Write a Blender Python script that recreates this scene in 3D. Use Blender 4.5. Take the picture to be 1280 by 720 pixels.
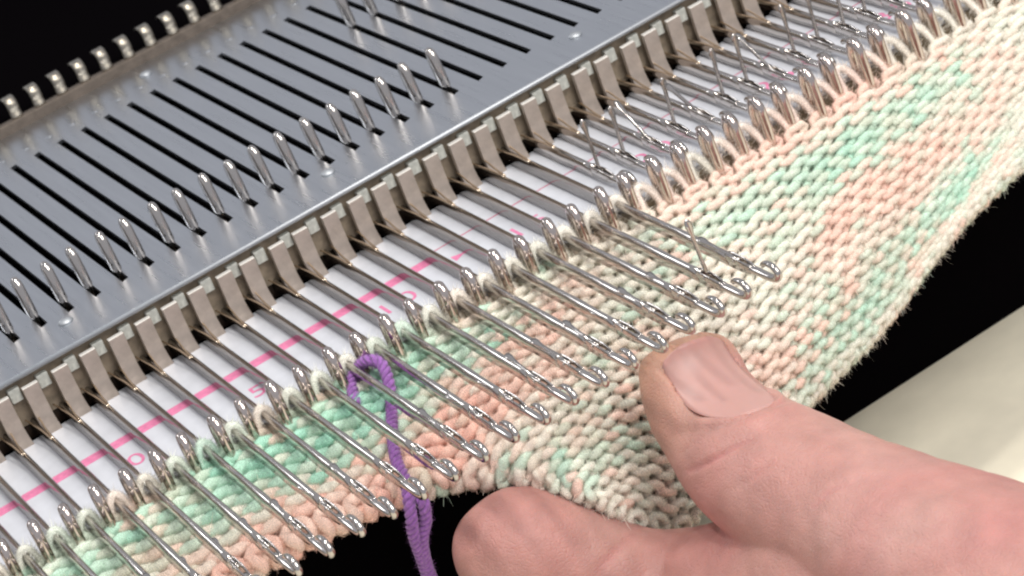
import bpy, bmesh, math, random
from mathutils import Vector, Matrix, noise
random.seed(7)
S = bpy.context.scene
for o in list(bpy.data.objects): bpy.data.objects.remove(o)

# ------------------------------------------------------------------ camera
# one unit = one needle pitch (4.5 mm); x runs along the bed, y to the back, z up
S.unit_settings.system = 'METRIC'; S.unit_settings.scale_length = 0.0045
cd = bpy.data.cameras.new('camera'); cam = bpy.data.objects.new('camera', cd); S.collection.objects.link(cam)
RX = Vector((0.8177661, -0.4693130, -0.3331724)); DN = Vector((-0.4876659, -0.2575516, -0.8341757)); FW = Vector((0.3056804, 0.8446375, -0.4394849))
m = Matrix.Identity(4)
for k in range(3):
    m[k][0] = RX[k]; m[k][1] = -DN[k]; m[k][2] = -FW[k]
m.translation = Vector((-12.43735, -77.85927, 33.02514))
cam.matrix_world = m
cd.sensor_width = 36; cd.lens = 3291.12/1280*36
cd.clip_start = 1; cd.clip_end = 500
cd.dof.use_dof = True; cd.dof.focus_distance = 76; cd.dof.aperture_fstop = 0.3
S.camera = cam
# ------------------------------------------------------------------ light: an indoor room, two ceiling lamps, a large soft one
w = bpy.data.worlds.new('World'); S.world = w; w.use_nodes = True
w.node_tree.nodes['Background'].inputs[0].default_value = (0.90, 0.92, 1.0, 1)
w.node_tree.nodes['Background'].inputs[1].default_value = 0.52
def area(name, loc, target, size, power, col, sy=None):
    l = bpy.data.lights.new(name, 'AREA'); l.energy = power; l.size = size; l.color = col
    if sy: l.shape = 'RECTANGLE'; l.size_y = sy
    o = bpy.data.objects.new(name, l); S.collection.objects.link(o); o.location = loc
    o.rotation_euler = (Vector(target)-Vector(loc)).to_track_quat('-Z', 'Y').to_euler()
    return o
area('soft_lamp', (40, -84, 80), (14, -12, -4), 64, 100000, (1, 0.97, 0.93))
area('lamp', (-6, -22, 78), (10, -8, 0), 7, 22000, (1, 0.96, 0.9))
area('lamp', (16, -2, 84), (12, -8, 0), 7, 22000, (1, 0.96, 0.9))
area('rear_lamp', (-46, 96, 62), (10, -8, 0), 17, 13000, (0.93, 0.96, 1))
S.view_settings.view_transform = 'Standard'; S.view_settings.look = 'None'
S.view_settings.exposure = 0.08; S.view_settings.gamma = 1
S.render.engine = 'CYCLES'; S.cycles.pixel_filter_type = 'BLACKMAN_HARRIS'; S.cycles.filter_width = 2.1

# ------------------------------------------------------------------ materials
def mat(name, col, rough=.5, metal=0, bump=0, bscale=8, var=0, vscale=3, stretch=None, sheen=0, sss=0, coat=0, spec=.5, attr=None, rvar=0):
    mt = bpy.data.materials.new(name); mt.use_nodes = True
    nt = mt.node_tree; b = nt.nodes['Principled BSDF']
    b.inputs['Base Color'].default_value = (*col, 1); b.inputs['Roughness'].default_value = rough
    b.inputs['Metallic'].default_value = metal; b.inputs['Specular IOR Level'].default_value = spec
    if sheen: b.inputs['Sheen Weight'].default_value = sheen; b.inputs['Sheen Roughness'].default_value = .6
    if coat: b.inputs['Coat Weight'].default_value = coat; b.inputs['Coat Roughness'].default_value = .15
    if sss:
        b.inputs['Subsurface Weight'].default_value = sss; b.inputs['Subsurface Radius'].default_value = (.5, .17, .09)
        b.inputs['Subsurface Scale'].default_value = .6
    tc = nt.nodes.new('ShaderNodeTexCoord'); mp = nt.nodes.new('ShaderNodeMapping')
    nt.links.new(tc.outputs['Object'], mp.inputs[0])
    if stretch: mp.inputs['Scale'].default_value = stretch
    src = None
    if attr:
        a = nt.nodes.new('ShaderNodeAttribute'); a.attribute_name = attr; src = a.outputs['Color']
        nt.links.new(src, b.inputs['Base Color'])
    if var:
        n = nt.nodes.new('ShaderNodeTexNoise'); n.inputs['Scale'].default_value = vscale; n.inputs['Detail'].default_value = 5
        nt.links.new(mp.outputs[0], n.inputs['Vector'])
        mr = nt.nodes.new('ShaderNodeMapRange'); mr.inputs[1].default_value = .3; mr.inputs[2].default_value = .7
        mr.inputs[3].default_value = 1-var; mr.inputs[4].default_value = 1+var
        nt.links.new(n.outputs['Fac'], mr.inputs[0])
        mx = nt.nodes.new('ShaderNodeMix'); mx.data_type = 'RGBA'; mx.blend_type = 'MULTIPLY'; mx.inputs[0].default_value = 1
        if src: nt.links.new(src, mx.inputs[6])
        else: mx.inputs[6].default_value = (*col, 1)
        nt.links.new(mr.outputs[0], mx.inputs[7]); nt.links.new(mx.outputs[2], b.inputs['Base Color'])
        if rvar:
            m2 = nt.nodes.new('ShaderNodeMapRange'); m2.inputs[1].default_value = .3; m2.inputs[2].default_value = .7
            m2.inputs[3].default_value = max(.02, rough-rvar); m2.inputs[4].default_value = rough+rvar
            nt.links.new(n.outputs['Fac'], m2.inputs[0]); nt.links.new(m2.outputs[0], b.inputs['Roughness'])
    if bump:
        n = nt.nodes.new('ShaderNodeTexNoise'); n.inputs['Scale'].default_value = bscale; n.inputs['Detail'].default_value = 6
        nt.links.new(mp.outputs[0], n.inputs['Vector'])
        bp = nt.nodes.new('ShaderNodeBump'); bp.inputs['Strength'].default_value = bump; bp.inputs['Distance'].default_value = .05
        nt.links.new(n.outputs['Fac'], bp.inputs['Height']); nt.links.new(bp.outputs[0], b.inputs['Normal'])
    return mt
M = {}
M['chrome'] = mat('needle_steel', (.53, .495, .465), .14, 1)
M['peg'] = mat('peg_steel', (.60, .53, .49), .14, 1, 0, 10, .1, 4)
M['plate'] = mat('brushed_plate', (.53, .55, .58), .30, 1, .015, 3, .04, 1.0, (6, .3, 1), rvar=.04)
M['lip'] = mat('plate_lip_metal', (.46, .48, .50), .55, 1)
M['post'] = mat('nickel_post', (.50, .43, .375), .45, .65, .2, 10, .14, 2.5)
M['posttop'] = mat('edge_highlight', (.85, .82, .76), .3, 0)  # highlight along the post tops, painted in as a pale non-metal colour
M['wall'] = mat('brown_comb_metal', (.33, .27, .20), .55, .4, .3, 12, .25, 3)
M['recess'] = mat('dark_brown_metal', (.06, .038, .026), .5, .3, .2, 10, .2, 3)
M['pad'] = mat('grey_pad', (.60, .61, .55), .6, .2, .4, 14, .25, 4)
M['glint'] = mat('glint_wire', (.72, .60, .47), .25, 1)  # warm tint of a reflection, put into the wire colour
M['strip'] = mat('white_plastic', (.57, .585, .63), .27, 0, .03, 4, .05, 1.5)
M['pink'] = mat('pink_ink', (.68, .20, .36), .4, 0, 0, 4, .15, 6)
M['thin'] = mat('thin_pink_ink', (.48, .12, .20), .4)
M['black'] = mat('black_plastic', (.0022, .0018, .0022), .85, 0, .1, 6, spec=.0)
M['rail'] = mat('rear_rail_metal', (.13, .105, .085), .6, .5, .2, 8, .2, 3)
M['tooth'] = mat('rear_tooth_metal', (.34, .31, .26), .36, 1)
M['cream'] = mat('cream_laminate', (.88, .82, .66), .5, 0, .08, 5, .05, .6)
M['yarn'] = mat('wool', (.8, .8, .7), .95, 0, .7, 16, .10, 5, sheen=.25, attr='Col', spec=.15)
M['fuzz'] = mat('wool_fibre', (.8, .8, .7), .95, 0, 0, 1, sheen=.2, attr='Col', spec=.1)
M['purple'] = mat('purple_cord', (.27, .105, .36), .9, 0, .6, 18, .25, 9, sheen=.3, spec=.2)
M['skin'] = mat('skin', (.60, .335, .275), .46, 0, .5, 15, .10, 1.1, sss=.35, attr='Col', spec=.4)
M['nail'] = mat('nail', (.49, .265, .235), .42, 0, 0, 6, .02, 2, (1, 1, 1), sss=.25, coat=0)

nt = M['skin'].node_tree; bp0 = [n for n in nt.nodes if n.type == 'BUMP'][0]
tc = nt.nodes.new('ShaderNodeTexCoord'); dn = nt.nodes.new('ShaderNodeTexNoise'); dn.inputs['Scale'].default_value = 2.5
mxv = nt.nodes.new('ShaderNodeMix'); mxv.data_type = 'VECTOR'; mxv.inputs[0].default_value = .12
nt.links.new(tc.outputs['Object'], dn.inputs['Vector']); nt.links.new(tc.outputs['Object'], mxv.inputs[4]); nt.links.new(dn.outputs['Color'], mxv.inputs[5])
mpp = nt.nodes.new('ShaderNodeMapping'); mpp.inputs['Scale'].default_value = (.75, 1.5, 1.3); nt.links.new(mxv.outputs[1], mpp.inputs[0])
vo = nt.nodes.new('ShaderNodeTexVoronoi'); vo.feature = 'DISTANCE_TO_EDGE'; vo.inputs['Scale'].default_value = 6.5; nt.links.new(mpp.outputs[0], vo.inputs['Vector'])
cl = nt.nodes.new('ShaderNodeMapRange'); cl.inputs[1].default_value = 0; cl.inputs[2].default_value = .14; nt.links.new(vo.outputs['Distance'], cl.inputs[0])
b2 = nt.nodes.new('ShaderNodeBump'); b2.inputs['Strength'].default_value = .30; b2.inputs['Distance'].default_value = .03
nt.links.new(cl.outputs[0], b2.inputs['Height']); nt.links.new(bp0.outputs[0], b2.inputs['Normal']); nt.links.new(b2.outputs[0], nt.nodes['Principled BSDF'].inputs['Normal'])

# ------------------------------------------------------------------ helpers
def link(name, mesh, m=None, parent=None, smooth=True):
    if isinstance(mesh, bmesh.types.BMesh):
        me = bpy.data.meshes.new(name); mesh.normal_update(); mesh.to_mesh(me); mesh.free()
        if smooth: me.polygons.foreach_set('use_smooth', [True]*len(me.polygons))
        if m: me.materials.append(m)
    else: me = mesh
    o = bpy.data.objects.new(name, me); S.collection.objects.link(o)
    if parent: o.parent = parent
    return o
def tag(o, label=None, cat=None, group=None, kind=None):
    if label: o['label'] = label
    if cat: o['category'] = cat
    if group: o['group'] = group
    if kind: o['kind'] = kind
    return o
def empty(name, loc, label, cat, group=None):
    o = bpy.data.objects.new(name, None); S.collection.objects.link(o); o.location = loc; o.empty_display_size = .5
    return tag(o, label, cat, group)
def loc(o, x, y, z): o.location = (x, y, z); return o
def box(bm, x0, x1, y0, y1, z0, z1):
    v = [bm.verts.new((x, y, z)) for x in (x0, x1) for y in (y0, y1) for z in (z0, z1)]
    for f in ((0,1,3,2), (4,6,7,5), (0,4,5,1), (2,3,7,6), (0,2,6,4), (1,5,7,3)): bm.faces.new([v[k] for k in f])
    return v
def rings(bm, R, cap=True, closed=True):
    prev = None; first = None
    for r in R:
        vs = [bm.verts.new(p) for p in r]
        if prev:
            n = len(vs)
            for k in range(n if closed else n-1): bm.faces.new((prev[k], prev[(k+1) % n], vs[(k+1) % n], vs[k]))
        else: first = vs
        prev = vs
    if cap: bm.faces.new(first[::-1]); bm.faces.new(prev)
def tube(bm, pts, r, n=8, cap=True, ref=None):
    pts = [Vector(p) for p in pts]; R = []; up = None
    for i, p in enumerate(pts):
        t = (pts[min(i+1, len(pts)-1)]-pts[max(i-1, 0)]).normalized()
        if up is None: up = Vector(ref) if ref else (Vector((0, 0, 1)) if abs(t.z) < .9 else Vector((1, 0, 0)))
        a = up - t*up.dot(t); a.normalize(); up = a; b = t.cross(a)
        rr = r[i] if isinstance(r, (list, tuple)) else r
        R.append([p + a*rr*math.cos(k*2*math.pi/n) + b*rr*math.sin(k*2*math.pi/n) for k in range(n)])
    rings(bm, R, cap)
def spline(P, n):
    P = [Vector(p) for p in P]; out = []
    for i in range(len(P)-1):
        a, b, c, d = P[max(i-1, 0)], P[i], P[i+1], P[min(i+2, len(P)-1)]
        for k in range(n):
            t = k/n; out.append(.5*((2*b)+(c-a)*t+(2*a-5*b+4*c-d)*t*t+(3*b-a-3*c+d)*t**3))
    out.append(P[-1]); return out
def lerp(a, b, t): return a+(b-a)*t
def bevel(o, w, seg=2):
    md = o.modifiers.new('bevel', 'BEVEL'); md.width = w; md.segments = seg; md.limit_method = 'ANGLE'; return o
XA, XB = -9, 46

# ------------------------------------------------------------------ the machine
mach = empty('knitting_machine', (0, 0, 0), 'metal knitting machine bed with slotted plate, comb posts and white number strip', 'knitting machine')
# cover plate, slots are real openings
bm = bmesh.new()
xs = [XA]
for i in range(XA+1, XB): xs += [i+.5-.135, i+.5+.135]
xs.append(XB)
ys = [-2.36, 0, 14.6, 17.95]; sk = .10
V = {}
for a, x in enumerate(xs):
    for b, y in enumerate(ys):
        o = 0
        if b == 1 and 0 < a < len(xs)-1: o = (-.06 if a % 2 else .06)
        if b == 2 and 0 < a < len(xs)-1: o = (-.05 if a % 2 else .05)
        V[a, b] = bm.verts.new((x, y+o, 0))
for a in range(len(xs)-1):
    for b in range(3):
        if b == 1 and a % 2 == 1: continue
        bm.faces.new((V[a, b], V[a+1, b], V[a+1, b+1], V[a, b+1]))
pl = link('bed_plate', bm, M['plate'], mach, False)
md = pl.modifiers.new('thickness', 'SOLIDIFY'); md.thickness = .14; md.offset = -1
bm = bmesh.new(); tube(bm, [(XA, -2.38, -.08), (XB, -2.38, -.08)], .085, 10); link('plate_lip', bm, M['lip'], mach)
# rivets and dimples on the plate
def dome(r, h, n=16, k=4):
    bm = bmesh.new(); R = []
    for j in range(k+1):
        a = j/k*math.pi/2; R.append([(r*math.cos(a)*math.cos(t*2*math.pi/n)+1e-4*math.cos(t), r*math.cos(a)*math.sin(t*2*math.pi/n), h*math.sin(a)) for t in range(n)])
    R[-1] = [(.02*math.cos(t*2*math.pi/n), .02*math.sin(t*2*math.pi/n), h) for t in range(n)]
    rings(bm, R); return bm
riv = link('rivet', dome(.26, .13), M['lip'], mach); loc(riv, 1.05, -.62, 0)
for x, y in ((11.03, -.58), (21.0, -.75), (31, -.75), (41, -.7), (11.05, 16.6), (1.05, 16.6), (21.05, 16.6), (31.05, 16.6)):
    c = riv.copy(); S.collection.objects.link(c); loc(c, x, y, 0)
dm = link('dimple', dome(.16, .02), M['plate'], mach); loc(dm, 0.4, 15.63, 0)
for i in range(1, 36):
    c = dm.copy(); S.collection.objects.link(c); loc(c, i+.4, 15.63, 0)
# body below the plate
bm = bmesh.new(); box(bm, XA, XB, -1.9, 18, -15, -2.5); box(bm, XA, XB, -7.05, -1.9, -15, -2.75); box(bm, XA, XB, -2.19, -1.85, -2.75, -2.38)
link('machine_case', bm, M['black'], mach, False)
bm = bmesh.new(); box(bm, XA, XB, -1.96, -1.84, -1.85, -.14); link('comb_wall', bm, M['wall'], mach, False)
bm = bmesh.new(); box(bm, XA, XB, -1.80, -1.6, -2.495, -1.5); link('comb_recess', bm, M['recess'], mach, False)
# comb posts and pads
def post_mesh():
    bm = bmesh.new(); pr = [(-2.46, -.50), (-2.42, -1.3), (-2.42, -1.72), (-2.45, -2.02), (-2.52, -2.30)]
    x0, x1 = -.275, .275; R = []
    for j, (y, z) in enumerate(pr):
        dx = 0 if j < 3 else (.02 if j == 3 else .05)
        t = .20
        R.append([(x0+dx, y, z), (x1+dx, y, z), (x1+dx, y+t, z+.02), (x0+dx, y+t, z+.02)])
    rings(bm, R); return bm
p0 = link('comb_post', post_mesh(), M['post'], mach, False); bevel(p0, .025)
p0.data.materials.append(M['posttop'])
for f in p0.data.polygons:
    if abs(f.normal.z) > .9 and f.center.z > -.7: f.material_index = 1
bm = bmesh.new(); box(bm, -.2, .2, -2.2, -1.962, -.92, -.44); pd0 = link('comb_pad', bm, M['pad'], mach, False); bevel(pd0, .04)
first = True
for i in range(XA, XB-1):
    if first: a, b = p0, pd0; first = False
    else:
        a, b = p0.copy(), pd0.copy(); S.collection.objects.link(a); S.collection.objects.link(b)
    loc(a, i+.89+random.uniform(-.012, .012), random.uniform(-.01, .01), random.uniform(-.015, .015)); a.rotation_euler.z = random.uniform(-.03, .03)
    loc(b, i+.36, 0, random.uniform(-.02, .02))
# added thin wires imitating post reflections on the needle shafts
bm = bmesh.new()
for s in (-1, 1): tube(bm, spline([(s*.19-.02, -2.12, -1.60), (s*.13, -2.7, -1.63), (s*.06, -3.3, -1.67), (s*.03, -4.0, -1.72)], 4), .034, 6)
g0 = link('glint_wire', bm, M['glint'], mach)
for i in range(XA+1, XB-1):
    g = g0 if i == XA+1 else g0.copy()
    if g is not g0: S.collection.objects.link(g)
    loc(g, i+.5, 0, 0)
# number strip
bm = bmesh.new(); box(bm, XA, XB, -9.3, -2.2, -2.55, -2.27)
strip = link('number_strip', bm, M['strip'], mach, False); bevel(strip, .06)
bm = bmesh.new(); box(bm, XA, 11.9, -5.76, -5.26, -2.27, -2.266); link('thick_pink_line', bm, M['pink'], strip, False)
bm = bmesh.new(); box(bm, 11.9, XB, -5.10, -5.03, -2.27, -2.266); link('thin_pink_line', bm, M['thin'], strip, False)
bm = bmesh.new()
vv = [bm.verts.new((x, y, z)) for z in (-2.268, -2.264) for x, y in ((12.0, -6.05), (12.36, -6.2), (12.75, -6.0), (12.75, -6.5), (12.36, -6.3), (12.0, -6.5))]
bm.faces.new(vv[6:]); bm.faces.new(vv[:6][::-1])
for k in range(6): bm.faces.new((vv[k], vv[(k+1) % 6], vv[(k+1) % 6+6], vv[k+6]))
link('bow_tie_mark', bm, M['pink'], strip, False)
def text(ch, x, y, size, m, parent, name='number'):
    cu = bpy.data.curves.new(name, 'FONT'); cu.body = ch; cu.size = size; cu.extrude = .002; cu.align_x = 'CENTER'; cu.align_y = 'CENTER'; cu.resolution_u = 5
    t = bpy.data.objects.new('t', cu); S.collection.objects.link(t)
    dg = bpy.context.evaluated_depsgraph_get(); dg.update()
    me = bpy.data.meshes.new_from_object(t.evaluated_get(dg)); bpy.data.objects.remove(t)
    me.materials.clear(); me.materials.append(m)
    o = link(name, me, None, parent); o.location = (x, y, -2.263); o.scale = (1.0, 1.0, 1); return o
for n, cx in ((0, 0.0), (5, 4.22)): text(str(n), cx, -7.3 if n else -7.12, 1.15, M['pink'], strip)
for n in (10, 15, 20, 25, 30, 35, 40):
    s = str(n)
    text(s[0], n-.5-.42, -6.95, 1.15, M['pink'], strip); text(s[1], n-.5+.42, -6.95, 1.15, M['pink'], strip)
# front rail and gate pegs
bm = bmesh.new(); box(bm, XA, XB, -9.42, -9.25, -3.3, -2.45)
link('front_rail', bm, M['wall'], mach, False)
def peg_mesh():
    bm = bmesh.new()
    P = spline([(0, -9.46, -2.9), (0, -9.46, -2.0), (0, -9.50, -1.45), (0, -9.66, -1.16), (0, -9.86, -1.12), (0, -10.02, -1.34), (0, -10.08, -1.8), (0, -10.12, -2.3), (0, -10.14, -3.1)], 4)
    n = len(P); tube(bm, P, [.165*(1-.2*abs(2*k/(n-1)-1)**3) for k in range(n)], 12, ref=(1, 0, 0))
    return bm
g0 = link('gate_peg', peg_mesh(), M['peg'], mach)
for i in range(XA+2, XB-3):
    g = g0 if i == XA+2 else g0.copy()
    if g is not g0: S.collection.objects.link(g)
    loc(g, i+.04, .10 if i % 2 else -.06, .05 if i % 2 == 0 else -.07); g.rotation_euler = (random.uniform(-.03, .03), 0, random.uniform(-.08, .08)-.1)
    a = g.rotation_euler.z; g.location.x -= 9.7*math.sin(a)          # turned about its own root
    g.location.z -= -9.7*math.sin(g.rotation_euler.x)
# rear rail with its teeth
bm = bmesh.new(); box(bm, XA, XB, 17.85, 18.25, -.1, .42); bevel(link('rear_rail', bm, M['rail'], mach, False), .05)
bm = bmesh.new()
R = []
for y, z in ((18.05, .30), (17.98, .50), (18.06, .66), (17.98, .84), (18.02, 1.04), (18.2, 1.2), (18.5, 1.22), (18.8, 1.1)):
    R.append([(-.23, y, z), (-.12, y-.06, z+.02), (.12, y-.06, z+.02), (.23, y, z), (.23, y+.12, z-.12), (-.23, y+.12, z-.12)])
rings(bm, R); t0 = link('rear_tooth', bm, M['tooth'], mach); bevel(t0, .03)
for i in range(2, 34):
    t = t0 if i == 2 else t0.copy()
    if t is not t0: S.collection.objects.link(t)
    loc(t, i+.13, 0, 0)
bm = bmesh.new(); box(bm, XA-20, XB+20, 18.3, 70, -3, .2); link('rear_cover', bm, M['black'], mach, False)

# table under the machine
bm = bmesh.new(); box(bm, -70, 120, -70, 80, -17, -15.03)
tag(link('table_top', bm, M['cream'], None, False), kind='structure')

# ------------------------------------------------------------------ needles (y = 0 at the tip, running back)
def needle_meshes():
    out = {}
    bm = bmesh.new()
    st = [(2.62, .055, .10), (2.66, .13, .18), (3.2, .12, .19), (4.2, .12, .20), (4.6, .135, .21), (5.0, .135, .22), (5.6, .115, .22), (20.6, .11, .22)]
    def ring(y, w, h, x=0, z=0):
        return [(x+w*a, y, z+h*b) for a, b in ((-1, -1), (1, -1), (1, .35), (.62, .82), (.22, 1), (-.22, 1), (-.62, .82), (-1, .35))]
    rings(bm, [ring(*s) for s in st])
    for s in (-1, 1):
        rings(bm, [ring(y, w, h, s*x, z) for y, w, h, x, z in ((1.25, .05, .06, .03, 0), (1.55, .045, .15, .07, -.01), (2.0, .04, .19, .095, 0), (2.62, .04, .19, .09, 0), (2.75, .04, .18, .07, 0))])
    out['shaft'] = bm
    bm = bmesh.new(); P = spline([(0, 1.75, -.06), (0, 1.2, -.02), (0, .6, -.02), (0, .22, .03), (0, .02, .18), (0, .05, .34), (0, .24, .46), (0, .52, .45), (0, .76, .35)], 4)
    n = len(P); tube(bm, P, [lerp(.135, .085, k/(n-1)) for k in range(n)], 10, ref=(1, 0, 0)); out['hook'] = bm
    # latch, origin at its pivot, lying along +y (open)
    bm = bmesh.new(); R = []
    for y, w_, h in ((-.1, .035, .07), (.2, .035, .075), (1.1, .04, .06), (1.45, .06, .045), (1.65, .10, .04), (1.82, .09, .045), (1.92, .03, .03)):
        R.append([(w_*a, y, h*b+.02*(y > 1.4)) for a, b in ((-1, -1), (1, -1), (1.0, 1), (0, .45 if y > 1.4 else 1.1), (-1.0, 1))])
    rings(bm, R); out['latch'] = bm
    bm = bmesh.new(); tube(bm, [(-.145, 0, 0), (.145, 0, 0)], .055, 8); out['rivet'] = bm
    bm = bmesh.new(); R = []
    for z, dy, w_, l in ((0, 0, .12, .25), (1.7, .02, .12, .25), (2.02, .04, .12, .27), (2.12, .06, .175, .28), (2.8, .17, .18, .28), (3.14, .23, .178, .27), (3.29, .25, .16, .23), (3.40, .27, .115, .16), (3.45, .28, .05, .06)):
        R.append([(w_*math.cos(a)*(abs(math.cos(a))**-.3 if abs(math.cos(a)) > .01 else 1), dy+l*math.sin(a), z) for a in [k*math.pi/6+.01 for k in range(12)]])
    rings(bm, R); out['butt'] = bm
    return out
NM = {}
for k, b in needle_meshes().items():
    me = bpy.data.meshes.new(k); b.normal_update(); b.to_mesh(me); b.free()
    me.polygons.foreach_set('use_smooth', [True]*len(me.polygons)); me.materials.append(M['chrome']); NM[k] = me
ORD = ['zeroth', 'first', 'second', 'third', 'fourth', 'fifth', 'sixth', 'seventh', 'eighth', 'ninth', 'tenth', 'eleventh', 'twelfth', 'thirteenth', 'fourteenth', 'fifteenth', 'sixteenth', 'seventeenth', 'eighteenth', 'nineteenth', 'twentieth', 'twenty-first', 'twenty-second', 'twenty-third', 'twenty-fourth', 'twenty-fifth']
def nlabel(i, held):
    if held:
        if i == 6: return 'pushed-out steel latch needle that runs through the purple cord loop'
        if i == 16: return 'last pushed-out steel needle on the right, its latch standing up, above the thumb'
        if i == 15: return 'pushed-out steel needle with raised latch, next to the rightmost pushed-out needle'
        if i == 12: return 'pushed-out steel needle whose hook lies over the left edge of the thumb'
        if i == 13: return 'pushed-out steel needle whose hook lies over the tip of the thumb nail'
        if i > 6: return 'pushed-out steel latch needle, %s to the right of the purple cord loop' % ORD[i-6]
        return 'pushed-out steel latch needle, %s to the left of the purple cord loop' % ORD[6-i]
    st = {19: ' with its latch thrown back'}.get(i, '')
    return 'drawn-back steel needle at the comb, %s to the right of the pushed-out row' % ORD[i-16]
LAT = {17: 92, 18: 98, 19: 38, 20: 97, 21: 20, 22: 94, 23: 96, 24: 30, 25: 92, 26: 97}
for i in range(-7, 41):
    held = i <= 16
    ytip = (-18.72 if held else -9.2) + random.uniform(-.06, .06)
    e = empty('latch_needle', (i+.5+random.uniform(-.015, .015), ytip, -1.93), nlabel(i, held), 'needle',
              'latch needles pushed out over the knitting' if held else 'latch needles drawn back to the comb')
    e.rotation_euler = (0, 0, random.uniform(-.004, .004))
    link('shaft', NM['shaft'], None, e); link('hook', NM['hook'], None, e)
    la = link('latch', NM['latch'], None, e); la.location = (0, 2.25, .06)
    ang = 3.5 if held else LAT.get(i, random.choice((92, 97, 30)))
    if i in (15,): ang = 88
    if i in (16,): ang = 5
    la.rotation_euler = (math.radians(ang+random.uniform(-3, 3)), 0, random.uniform(-.04, .04))
    rv = link('latch_pin', NM['rivet'], None, e); rv.location = (0, 2.25, .07)
    bt = link('butt', NM['butt'], None, e); bt.location = (0, 19.62, -.06)

# ------------------------------------------------------------------ the knitting
COL = [  # x along the bed, rows down to the fold, where the fold lies, forward bulge
 (-9, 8, (-9.2, -13.5, -3.5), .22), (0, 8, (-.2, -13.5, -3.55), .22), (2, 8, (2.1, -13.5, -3.6), .22), (4, 8, (4.0, -13.5, -3.9), .22), (6, 9, (5.86, -13.6, -4.1), .22),
 (8, 10, (7.45, -14.3, -4.5), .3), (10, 15, (8.76, -16, -4.83), .5), (12, 18.5, (9.65, -16.9, -5.65), .8), (14, 21, (10.7, -16.5, -7.35), 1.1),
 (16, 21, (12.16, -16, -8.7), 1.3), (18, 20, (13.81, -16, -8.28), 1.2), (20, 19, (15.31, -16, -7.89), 1.0), (22, 18.5, (16.9, -15.5, -7.87), .8),
 (24, 18.5, (18.3, -15, -8.0), .6), (27, 18.5, (20.1, -14.5, -7.93), .5), (30, 18.5, (21.95, -14, -7.85), .4), (34, 18.5, (24.7, -13.6, -6.95), .3), (38, 18.5, (27.3, -13.5, -6.2), .3), (46, 18.5, (33.5, -13.4, -5.2), .3)]
def hermite(xs, i, t, f):
    p0, p1, p2, p3 = f(max(i-1, 0)), f(i), f(i+1), f(min(i+2, len(xs)-1))
    h = xs[i+1]-xs[i]
    m1 = (p2-p0)/(xs[i+1]-xs[max(i-1, 0)])*h; m2 = (p3-p1)/(xs[min(i+2, len(xs)-1)]-xs[i])*h
    return p1*(2*t**3-3*t*t+1)+m1*(t**3-2*t*t+t)+p2*(-2*t**3+3*t*t)+m2*(t**3-t*t)
CX = [c[0] for c in COL]
def column(x):
    x = min(max(x, CX[0]), CX[-1]-1e-4); i = max(k for k in range(len(CX)-1) if CX[k] <= x); t = (x-CX[i])/(CX[i+1]-CX[i])
    n = hermite(CX, i, t, lambda k: COL[k][1]); b = hermite(CX, i, t, lambda k: Vector(COL[k][2])); g = hermite(CX, i, t, lambda k: COL[k][3])
    return n, b, g
def surf(x, r):
    n, b, g = column(x)
    k = min(1, max(0, (x-14)/5)); k = k*k*(3-2*k); top = Vector((x, -9.72-.35*k, -2.36-.2*k))
    d = (b-top); step = d.length/n
    if r <= n:
        t = r/n
        p = top+d*t+Vector((0, -.8, .6))*g*4*max(t, 0)*(1-t)
    else:
        rho = .30; q = (r-n)*step; a = min(q/rho, math.pi)
        e = (d.normalized()+Vector((0, .8, -.6))*g*4/d.length*.9).normalized(); nrm = Vector((1, 0, 0)).cross(e); nrm = nrm if nrm.z < 0 else -nrm
        p = b+e*rho*math.sin(a)+nrm*rho*(1-math.cos(a))
        if q > rho*math.pi: p -= e*(q-rho*math.pi)
    wob = noise.noise(Vector((x*.35, r*.3, 3)))*.16+noise.noise(Vector((x*1.1, r*.9, 8)))*.05
    return p+Vector((0, -.5, .85))*wob*min(1, max(0, r)/3)
CREAM = Vector((.84, .80, .70)); MINT = Vector((.32, .70, .54)); PEACH = Vector((.92, .52, .42)); WHITE = Vector((.88, .86, .80))
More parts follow.
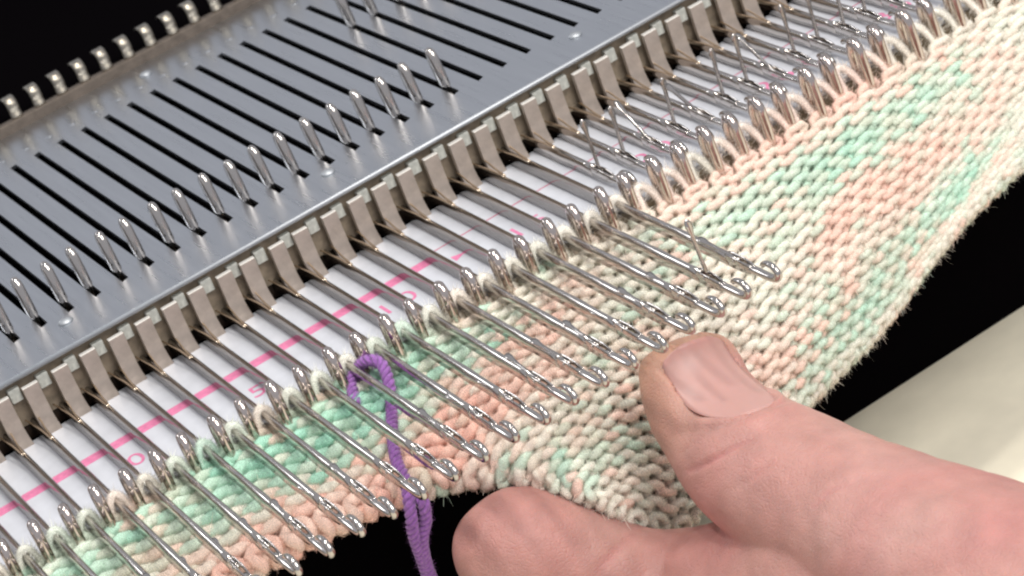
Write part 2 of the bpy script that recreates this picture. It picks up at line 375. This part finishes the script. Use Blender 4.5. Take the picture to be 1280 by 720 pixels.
BL = [ # x, row, spread x, spread row, colour, weight
 (-5, 3, 4, 3, MINT, 1.5), (0, 2, 2, 2, MINT, 1.4), (1, 5.6, 2.5, .9, CREAM, 1.4), (3.5, 2, 2.6, 2.3, MINT, 2.4), (6, 2, 1.6, 2.0, MINT, 1.8), (9, 1.5, 1.6, 1.5, MINT, 1.6), (11, 3, 1.4, 1.2, MINT, .9),
 (1, 8, 3, 1.6, PEACH, 2.6), (5, 7.6, 2.5, 1.6, PEACH, 2.8), (8, 7.5, 2, 2, PEACH, 2.0), (-5, 8, 3, 1.5, PEACH, 2), (10.5, 7, 1.8, 1.6, PEACH, 1.7), (13, 4.6, 1.5, 1, PEACH, 1.3), (15, 8.5, 1.4, 1, MINT, .9), (12, 9, 2.5, 1.0, PEACH, 1.3),
 (13, 12, 3, .9, MINT, 1.1), (9.5, 11, 2.5, .8, PEACH, .8), (11.5, 14.0, 3, .9, PEACH, 1.3), (12, 15.6, 2.5, .7, MINT, 1.2), (16, 9.5, 1.5, 1.3, PEACH, 1.0), (14.5, 1.5, 2, 2, CREAM, 1.6),
 (19, .4, 2.5, .9, PEACH, 1.6), (23, .2, 3, .9, PEACH, 1.9), (28, .3, 4, .8, PEACH, 1.7), (19.5, 3, 1.6, 1.5, MINT, 1.3), (24, 3, 3, 1.3, MINT, 1.9), (22, 6, 1.2, .8, MINT, 1.8), (24.5, 4.5, 1.6, .8, MINT, 2.2), (28, 3.5, 3, 1.6, MINT, 1.4),
 (27, 8, 2.6, 2.0, PEACH, 2.2), (31, 8, 3, 2.2, PEACH, 1.8), (23.5, 9.5, 1.6, 1.0, PEACH, 1.3), (24.5, 12.5, 2.4, .8, PEACH, 1.5), (22, 15, 2.4, .8, PEACH, 1.5), (24, 14.3, 2, .7, MINT, 1.3), (29, 13, 2.2, 1.3, MINT, 2.0), (27, 16, 3, 1.4, MINT, 1.8), (33, 14, 3, 2, MINT, 1.6), (21, 17, 2, 1, PEACH, .9),
 (20.5, 8, 2.2, 2, CREAM, 1.2), (25, 18, 5, 1.2, WHITE, 1.0), (33, 3, 2.5, 1.5, CREAM, 1)]
def yarn_col(x, r):
    W = {0: 1.25, 1: 0, 2: 0, 3: 0}; P = [CREAM, MINT, PEACH, WHITE]
    for bx, br, sx, sr, c, wt in BL:
        W[[k for k in range(4) if P[k] is c][0]] += wt*max(0, .95+1.5*noise.noise(Vector((x*.22, round(r)*7.31, bx))))*math.exp(-((x-bx)/sx)**2-((r-br)/sr)**2)
    ri = round(r); s = noise.noise(Vector((x*.42+ri*17.3, ri*5.1, 0)))
    s2 = noise.noise(Vector((x*1.1+ri*3.3, ri*9.1, 4)))
    W[1] += max(0, s-.08)*2.6+max(0, s2-.12)*3.0; W[2] += max(0, -s-.08)*3.0+max(0, -s2-.12)*3.4; W[0] += .25
    tot = sum(v**1.7 for v in W.values()); c = Vector((0, 0, 0))
    for k in range(4): c += P[k]*(W[k]**1.7/tot)
    c = c.lerp(CREAM, .2*min(1, max(0, (x-9)/6)))
    return c*(1+.06*noise.noise(Vector((x*3, r*3, 1))))
def colour(me, cols):
    a = me.color_attributes.new('Col', 'FLOAT_COLOR', 'POINT')
    a.data.foreach_set('color', [q for c in cols for q in (c[0], c[1], c[2], 1)])
fab = empty('knitted_fabric', (12, -10.3, -2.75), 'mint, peach and cream knitted wool hanging from the needle row, pinched by the fingers', 'knitting')
def child(o): o.matrix_parent_inverse = Matrix.Translation(-fab.location); return o
fib = []; halo = bmesh.new(); halo_c = []
def yarn_tube(bm, pts, rad, n):
    R = []; up = Vector((0, .1, 1)); L = 0; seed = random.random()*50
    for i, p in enumerate(pts):
        t = (pts[min(i+1, len(pts)-1)]-pts[max(i-1, 0)]).normalized(); a = (up-t*up.dot(t)).normalized(); up = a; b = t.cross(a)
        if i: L += (p-pts[i-1]).length
        r = (rad[i] if isinstance(rad, list) else rad)*(1+.10*noise.noise(Vector((L*1.3, seed, 0)))); ph = L*4.2; ring = []
        for k in range(n):
            g = k*2*math.pi/n; q = r*(1+.13*math.cos(2*(g-ph))+.05*noise.noise(Vector((L*5, g*2, seed)))); ring.append(p+a*q*math.cos(g)+b*q*math.sin(g))
        R.append(ring)
    rings(bm, R)
def yarn_object(name, pts, cols, rad, n=7):
    bm = bmesh.new(); yarn_tube(bm, pts, rad, n); o = link(name, bm, M['yarn'], fab); child(o)
    colour(o.data, [c for c in cols for _ in range(n)])
    tube(halo, pts, [q+.048 for q in rad], 7, ref=(0, .1, 1)); halo_c.extend([c for c in cols for _ in range(7)]); return o
NS = 14
for r in range(0, 27):
    segs = []; cur = []
    for k in range(int((XB-3-XA-1)*NS)):
        u = XA+1+k/NS; n, b, g = column(u)
        if r > n+5.5:
            if len(cur) > 20: segs.append(cur)
            cur = []; continue
        th = 2*math.pi*(u-.5)
        xx = u+.21*math.sin(2*th)+.03*noise.noise(Vector((u*.9, r*2.3, 0))); rr = r+.5+.70*math.cos(th)+.10*noise.noise(Vector((u*.8, r*3.1, 5)))
        if r == 0: rr = max(rr, .0)
        p = surf(xx, rr)
        e1 = surf(xx+.1, rr)-surf(xx-.1, rr); e2 = surf(xx, rr+.1)-surf(xx, rr-.1); nn = e1.cross(e2)
        if nn.length > 1e-6:
            nn.normalize()
            if rr < n and nn.dot(Vector((-.2, -.6, .7))) < 0: nn = -nn
        p = p+nn*((.12-.03*min(1, max(0, (u-7)/5)))*math.cos(2*th))
        cur.append((p, yarn_col(u, r), nn, u))
    if len(cur) > 20: segs.append(cur)
    for s in segs:
        yarn_object('yarn_row', [q[0] for q in s], [q[1] for q in s], [.185-.058*min(1, max(0, (q[3]-7)/5)) for q in s], 10)
        fib += [q[:3] for q in s]
# the stitches lying over every needle
for i in range(-7, 41):
    x = i+.5; j = lambda a: random.uniform(-a, a)
    held = i <= 16
    if held: P = [(x-.46, -9.95, -2.55), (x-.38, -9.80, -2.38), (x-.28, -9.66+j(.05), -2.12), (x-.17, -9.6+j(.05), -1.80), (x, -9.58+j(.05), -1.66), (x+.17, -9.62, -1.80), (x+.28, -9.7, -2.12), (x+.38, -9.85, -2.38), (x+.46, -9.95, -2.55)]
    else: P = [(x-.40, -10.25, -2.95), (x-.33, -10.05, -2.6), (x-.29, -9.8+j(.05), -2.25), (x-.22, -9.52+j(.05), -1.98), (x, -9.38, -1.84), (x+.22, -9.52+j(.05), -1.98), (x+.29, -9.8, -2.25), (x+.33, -10.05, -2.6), (x+.40, -10.25, -2.95)]
    P = spline(P, 4)
    base = yarn_col(x, 0).lerp(WHITE, .55 if held else .72)
    cs = [base.lerp(yarn_col(x, 0), abs(2*k/(len(P)-1)-1)) for k in range(len(P))]
    yarn_object('needle_loop', P, cs, [(.10 if held else .105)+.015*math.sin(math.pi*k/(len(P)-1)) for k in range(len(P))], 8)
    fib += [(p, c.lerp(WHITE, .5), Vector((0, -.5, .8))) for p, c in zip(P, cs)]*2
# the fluffy surface of the yarn: a broken shell of fine hair
ho = child(link('wool_nap', halo, None, fab)); colour(ho.data, halo_c); tag(ho, kind='stuff')
hm = mat('wool_nap', (.8, .8, .7), 1, 0, attr='Col', spec=.05); nt = hm.node_tree; b_ = nt.nodes['Principled BSDF']
tc = nt.nodes.new('ShaderNodeTexCoord'); nz = nt.nodes.new('ShaderNodeTexNoise'); nz.inputs['Scale'].default_value = 13; nz.inputs['Detail'].default_value = 4; nz.inputs['Distortion'].default_value = 1.5
nt.links.new(tc.outputs['Object'], nz.inputs['Vector']); mr = nt.nodes.new('ShaderNodeMapRange'); mr.inputs[1].default_value = .40; mr.inputs[2].default_value = .68; mr.inputs[3].default_value = 0; mr.inputs[4].default_value = .65
nt.links.new(nz.outputs['Fac'], mr.inputs[0]); nt.links.new(mr.outputs[0], b_.inputs['Alpha']); ho.data.materials.append(hm)
# loose wool fibres
V_, F_, C_ = [], [], []
for k in range(120000):
    p, c, nn = random.choice(fib)
    d = Vector((random.gauss(0, 1), random.gauss(0, 1), random.gauss(0, 1))).normalized()
    L = random.uniform(.08, .26)*(1.7 if random.random() < .08 else 1)
    q = p+d*.15; side = d.cross(Vector((random.random(), random.random(), random.random()))).normalized()
    bend = side.cross(d)*random.uniform(-.5, .5)
    w_ = .0075; b0 = len(V_)
    for t in ((0, .5, 1) if L > .26 else (0, 1)):
        c0 = q+d*L*t+bend*L*t*t
        V_ += [c0-side*w_*(1-.7*t), c0+side*w_*(1-.7*t)]; C_ += [c*1.05]*2
    F_ += [(b0, b0+1, b0+3, b0+2)]+([(b0+2, b0+3, b0+5, b0+4)] if L > .26 else [])
me = bpy.data.meshes.new('wool_fibres'); me.from_pydata(V_, [], F_); colour(me, C_); me.materials.append(M['fuzz'])
tag(child(link('wool_fibres', me, None, fab)), kind='stuff')

# ------------------------------------------------------------------ purple marker cord
pc = empty('marker_cord', (7, -9.9, -2.2), 'twisted purple cord looped round a gate peg, its two ends hanging down', 'cord')
def cord(path, name, r=.092, tw=.10, pitch=.62):
    P = spline(path, 24); acc = 0; lens = [0]
    for a, b in zip(P, P[1:]): acc += (b-a).length; lens.append(acc)
    for s in range(3):
        Q = []; up = Vector((0, 0, 1))
        for i, p in enumerate(P):
            t = (P[min(i+1, len(P)-1)]-P[max(i-1, 0)]).normalized(); a = (up-t*up.dot(t)).normalized(); up = a; b = t.cross(a)
            ph = lens[i]/pitch*2*math.pi+s*2*math.pi/3
            Q.append(p+(a*math.cos(ph)+b*math.sin(ph))*tw)
        bm = bmesh.new(); tube(bm, Q, r, 7); o = link(name, bm, M['purple'], pc); o.matrix_parent_inverse = Matrix.Translation(-pc.location)
    return P
loop = [(5.98, -10.77, -3.3), (5.94, -10.84, -2.9), (5.98, -10.7, -2.45), (6.27, -10.1, -2.2), (6.7, -9.91, -1.95), (6.98, -10.4, -1.72), (7.15, -10.75, -1.9), (6.99, -11.21, -2.25), (6.75, -11.54, -2.62), (6.4, -12.07, -2.85), (5.94, -12.9, -3.0), (5.51, -13.83, -3.2), (5.29, -14.59, -3.5), (4.97, -14.96, -4.2), (4.84, -14.77, -5.0), (4.89, -14.35, -6.0), (4.95, -13.84, -7.3)]
PP = cord(loop, 'cord_strand')
PP += cord([(5.42, -14.62, -4.0), (5.4, -15.05, -4.1), (5.29, -14.94, -4.7), (5.03, -14.66, -5.4), (4.98, -14.23, -6.4), (5.01, -14.03, -7.4)], 'cord_strand')

V2, F2 = [], []
for k in range(7000):
    p = random.choice(PP); d = Vector((random.gauss(0, 1), random.gauss(0, 1), random.gauss(0, 1))).normalized(); L = random.uniform(.06, .22); q = p+d*.13; sd_ = d.cross(Vector((random.random(), random.random(), .3))).normalized()*.008
    e = (d+Vector((random.gauss(0, .6), random.gauss(0, .6), random.gauss(0, .6)))).normalized(); b0 = len(V2); V2 += [q-sd_, q+sd_, q+e*L]; F2.append((b0, b0+1, b0+2))
me = bpy.data.meshes.new('cord_fibres'); me.from_pydata(V2, [], F2); me.materials.append(M['purple'])
o = tag(link('cord_fibres', me, None, pc), kind='stuff'); o.matrix_parent_inverse = Matrix.Translation(-pc.location)

# ------------------------------------------------------------------ the hand
def loft(bm, st, n=28, m=6):
    """st: (centre, half width, half height, side direction)"""
    C = spline([s[0] for s in st], m); Wd = spline([(s[1], s[2], 0) for s in st], m); SD = spline([s[3] for s in st], m)
    R = []
    for i, p in enumerate(C):
        t = (C[min(i+1, len(C)-1)]-C[max(i-1, 0)]).normalized(); a = (SD[i]-t*SD[i].dot(t)).normalized(); b = t.cross(a)
        if b.z < 0: b = -b
        R.append([p+a*Wd[i][0]*math.cos(k*2*math.pi/n)+b*Wd[i][1]*math.sin(k*2*math.pi/n) for k in range(n)])
    rings(bm, R); return R, C
def raypt(px, py, y):
    d = RX*((px-640)/3291.12)+DN*((py-360)/3291.12)+FW; c = cam.location if False else Vector((-12.43735, -77.85927, 33.02514))
    return c+d*((y-c.y)/d.y)

bm = bmesh.new(); sd = Vector((1, .05, -.22))
TH = [(13.95, -16.72, -3.05, .72, .42), (13.86, -16.8, -3.42, 1.30, .84), (13.72, -16.9, -3.92, 1.56, 1.10), (13.47, -17.4, -4.65, 1.66, 1.28), (13.42, -18.2, -5.38, 1.80, 1.55), (13.44, -19.2, -5.8, 2.08, 1.85),
      (13.59, -21.0, -6.23, 2.25, 2.1), (13.99, -23.5, -6.7, 2.4, 2.2), (14.33, -26.5, -7.05, 2.9, 2.5), (14.8, -30.0, -7.63, 3.4, 3.0), (15.6, -35, -8.8, 4.2, 3.4), (17, -42, -10, 4.4, 3.6)]
TR, TC = loft(bm, [(Vector(q[:3]), q[3], q[4], sd) for q in TH], 32, 6)
si = Vector((0, .9, -.1))
IX = [(5.91, -15.9, -5.33, .6), (6.23, -15.9, -5.69, 1.3), (6.98, -16.0, -6.45, 1.95), (7.9, -16.1, -7.53, 2.15), (8.8, -16.5, -8.61, 2.05), (9.76, -17.0, -9.43, 1.95), (10.95, -18.0, -9.95, 2.1), (12.04, -20.5, -9.46, 2.4), (13.21, -24.0, -8.64, 2.8), (14.3, -27.5, -8.9, 3.2), (15.5, -33, -9.5, 3.6), (17, -40, -10.2, 3.8)]
loft(bm, [(Vector(q[:3]), q[3], q[3], si) for q in IX], 28, 6)
def off(dx, dy, dz, k, cut=0):
    L = [(Vector((q[0]+dx, q[1]+dy, max(q[2]+dz, -15.0+q[3]*k+.25))), q[3]*k, q[3]*k, si) for q in IX[cut:]]
    loft(bm, L, 24, 4)
off(1.2, -2.9, -3.0, .93); off(2.6, -5.8, -3.3, .88); off(4.2, -8.4, -3.3, .74)
loft(bm, [(Vector(a), b, c, Vector((0.3, 0, 1))) for a, b, c in (((13.6, -26, -9.8), 2.6, 2.2), ((14.8, -31, -10.2), 4.2, 3.6), ((17, -37, -9.6), 4.9, 4.6), ((21, -44, -9), 4.6, 4.4), ((28, -54, -8.4), 4.2, 5.2), ((40, -68, -7), 5, 6))], 28, 5)
tmp = link('hand_tmp', bm, None)
md = tmp.modifiers.new('r', 'REMESH'); md.mode = 'VOXEL'; md.voxel_size = .085
md = tmp.modifiers.new('s', 'SMOOTH'); md.factor = .5; md.iterations = 14
dg = bpy.context.evaluated_depsgraph_get(); dg.update()
me = bpy.data.meshes.new_from_object(tmp.evaluated_get(dg)); bpy.data.objects.remove(tmp)
me.name = 'hand'; me.polygons.foreach_set('use_smooth', [True]*len(me.polygons)); me.materials.clear(); me.materials.append(M['skin'])
# frame of the thumb tip, for the nail and the folds round it
ax = (Vector(TH[4][:3])-Vector(TH[1][:3])).normalized(); na = (sd-ax*sd.dot(ax)).normalized(); nb = ax.cross(na); nb = nb if nb.z > 0 else -nb
n0 = Vector(TH[1][:3])
def nail_r(s):  # nail half width at distance s from the tip
    return 1.12*min(1, max(0, 1-((s-1.05)/1.62)**4))**.5 if abs(s-1.05) < 1.62 else 0
CREASE = [([(832, 598), (868, 586), (905, 566), (950, 543)], .10, .10), ([(868, 590), (895, 572), (915, 560)], .07, .08), ([(905, 618), (950, 590), (985, 560)], .045, .12), ([(1010, 640), (1040, 612), (1085, 600)], .05, .15),
          ([(845, 574), (880, 545), (930, 524)], .035, .10), ([(880, 520), (905, 509), (945, 506)], .03, .1), ([(745, 718), (765, 695), (790, 672), (830, 655)], .05, .18), ([(985, 540), (1020, 545), (1060, 560)], .02, .12), ([(960, 575), (1010, 560), (1060, 575)], .025, .14)]
def crease3(pts):
    out = []
    tv = [Vector(c) for c in TC]
    for px, py in pts:
        best = None
        d = (RX*((px-640)/3291.12)+DN*((py-360)/3291.12)+FW).normalized(); c = Vector((-12.43735, -77.85927, 33.02514))
        out.append((c, d))
    return out
me.update()
from mathutils.bvhtree import BVHTree
bv = BVHTree.FromPolygons([v.co for v in me.vertices], [p.vertices for p in me.polygons])
lines = []
for pts, dep, wd in CREASE:
    P2 = spline([(a, b, 0) for a, b in pts], 6); L = []
    for q in P2:
        d = (RX*((q.x-640)/3291.12)+DN*((q.y-360)/3291.12)+FW).normalized()
        h = bv.ray_cast(Vector((-12.43735, -77.85927, 33.02514)), d)
        if h[0]: L.append(h[0])
    lines.append((L, dep, wd))
import numpy as np
sm = []
for v in me.vertices:
    q = v.co-n0; s = q.dot(ax); a = q.dot(na); h = q.dot(nb)
    if -.1 < s < 2.55 and abs(a) < nail_r(s) and v.normal.dot(nb) > .25 and h > -1: sm.append((s, a, h))
A = np.array([[1, s, a, s*s, s*a, a*a] for s, a, h in sm]); hv = np.array([h for s, a, h in sm]); cf = [float(k) for k in np.linalg.lstsq(A, hv, rcond=None)[0]]
def nail_z(s, a): return cf[0]+cf[1]*s+cf[2]*a+cf[3]*s*s+cf[4]*s*a+cf[5]*a*a+.03
cols = []; moved = []
SK = Vector((.45, .235, .20)); RED = Vector((.46, .18, .17)); TAN = Vector((.48, .285, .18)); PALE = Vector((.50, .32, .28))
for v in me.vertices:
    p = v.co.copy(); n = v.normal; dz = 0
    for L, dep, wd in lines:
        if not L or (p-L[len(L)//2]).length_squared > 9: continue
        for k in range(len(L)-1):
            e = L[k+1]-L[k]; t = min(1, max(0, (p-L[k]).dot(e)/max(e.length_squared, 1e-9))); dd = (p-L[k]-e*t).length_squared
            if dd < wd*wd*9:
                w0 = math.exp(-dd/(wd*wd))*dep*1.1*math.sin(math.pi*min(1, max(0, (k+t)/(len(L)-1)))); dz = min(dz, -w0)
    q = p-n0; s = q.dot(ax); a = q.dot(na); h = q.dot(nb)
    if -1.0 < s < 4.5 and h > -.3 and abs(a) < 2.3:
        r = nail_r(s); e = abs(a)-r
        if r > 0 and e > 0: dz += .11*math.exp(-((e-.26)/.24)**2)
        if 2.45 < s < 3.3: dz += .12*math.exp(-((s-2.92)/.2)**2)*math.exp(-(a/1.1)**4)
    dz += .035*noise.noise(p*.9)+.012*noise.noise(p*2.7)
    pn = p+n*dz
    if -.1 < s < 2.62 and h > -.8 and v.normal.dot(nb) > .1 and nail_r(s) > 0 and abs(a) < nail_r(s):
        q2 = pn-n0; lim = nail_z(q2.dot(ax), q2.dot(na))-.06
        if q2.dot(nb) > lim: pn -= nb*(q2.dot(nb)-lim)
    moved.append(pn)
    c = SK.lerp(RED, max(0, min(1, .35+.9*noise.noise(p*.35+Vector((3, 1, 0)))))*.5)
    c = c.lerp(PALE, max(0, min(1, .2+1.2*noise.noise(p*.5+Vector((8, 4, 2)))))*.4)
    if (p-Vector((13.2, -17.2, -4.2))).length < 3.4 and a < .2: c = c.lerp(TAN, .5*max(0, 1-(p-n0-na*-1.3-ax*.8).length/2.4))
    if abs(s) < 1 and h > -.6 and abs(a) < 2: c = c.lerp(TAN, .6*max(0, 1-abs(s+.2)))
    if (p-Vector((12.2, -19.5, -7.2))).length < 2.6: c = c.lerp(RED, .8*(1-(p-Vector((12.2, -19.5, -7.2))).length/2.6))
    if dz < -.03: c = c.lerp(RED, min(.6, -dz*5))
    cols.append(c)
for v, p in zip(me.vertices, moved): v.co = p
colour(me, cols)
me.update()
hand = link('hand', me); tag(hand, 'bare hand pinching the wool, thumb on top and forefinger underneath', 'hand')
# thumb nail, laid on the skin
bv = BVHTree.FromPolygons([v.co for v in me.vertices], [p.vertices for p in me.polygons])
bm = bmesh.new(); G = []
NU, NV = 22, 18
for i in range(NU+1):
    s = -.14+2.76*i/NU; r = nail_r(min(max(s, -.35), 2.6))*1.03+.02; r *= (1-max(0, (.25-s)/.39)**2.5*.55); row = []
    for j in range(NV+1):
        t = -1+2*j/NV; cut = 0
        a = r*t
        z = 1.02-.52*(a/1.15)**2*.62 if True else 0
        row.append((s, a))
    G.append(row)
vs = []
for row in G:
    rr = []
    for s, a in row:
        o = n0+ax*s+na*a+nb*4; h = bv.ray_cast(o, -nb)
        base = h[0] if h[0] else n0+ax*s+na*a
        hh = (base-n0).dot(nb)
        rr.append([s, a, hh])
    vs.append(rr)
for rr in vs:
    for q in rr: q[2] = nail_z(q[0], q[1])
BV = [[bm.verts.new(n0+ax*s+na*a+nb*z) for s, a, z in rr] for rr in vs]
for i in range(NU):
    for j in range(NV): bm.faces.new((BV[i][j], BV[i+1][j], BV[i+1][j+1], BV[i][j+1]))
bmesh.ops.recalc_face_normals(bm, faces=bm.faces)
nl = link('thumb_nail', bm, M['nail'], hand); md = nl.modifiers.new('t', 'SOLIDIFY'); md.thickness = .035; md.offset = 0
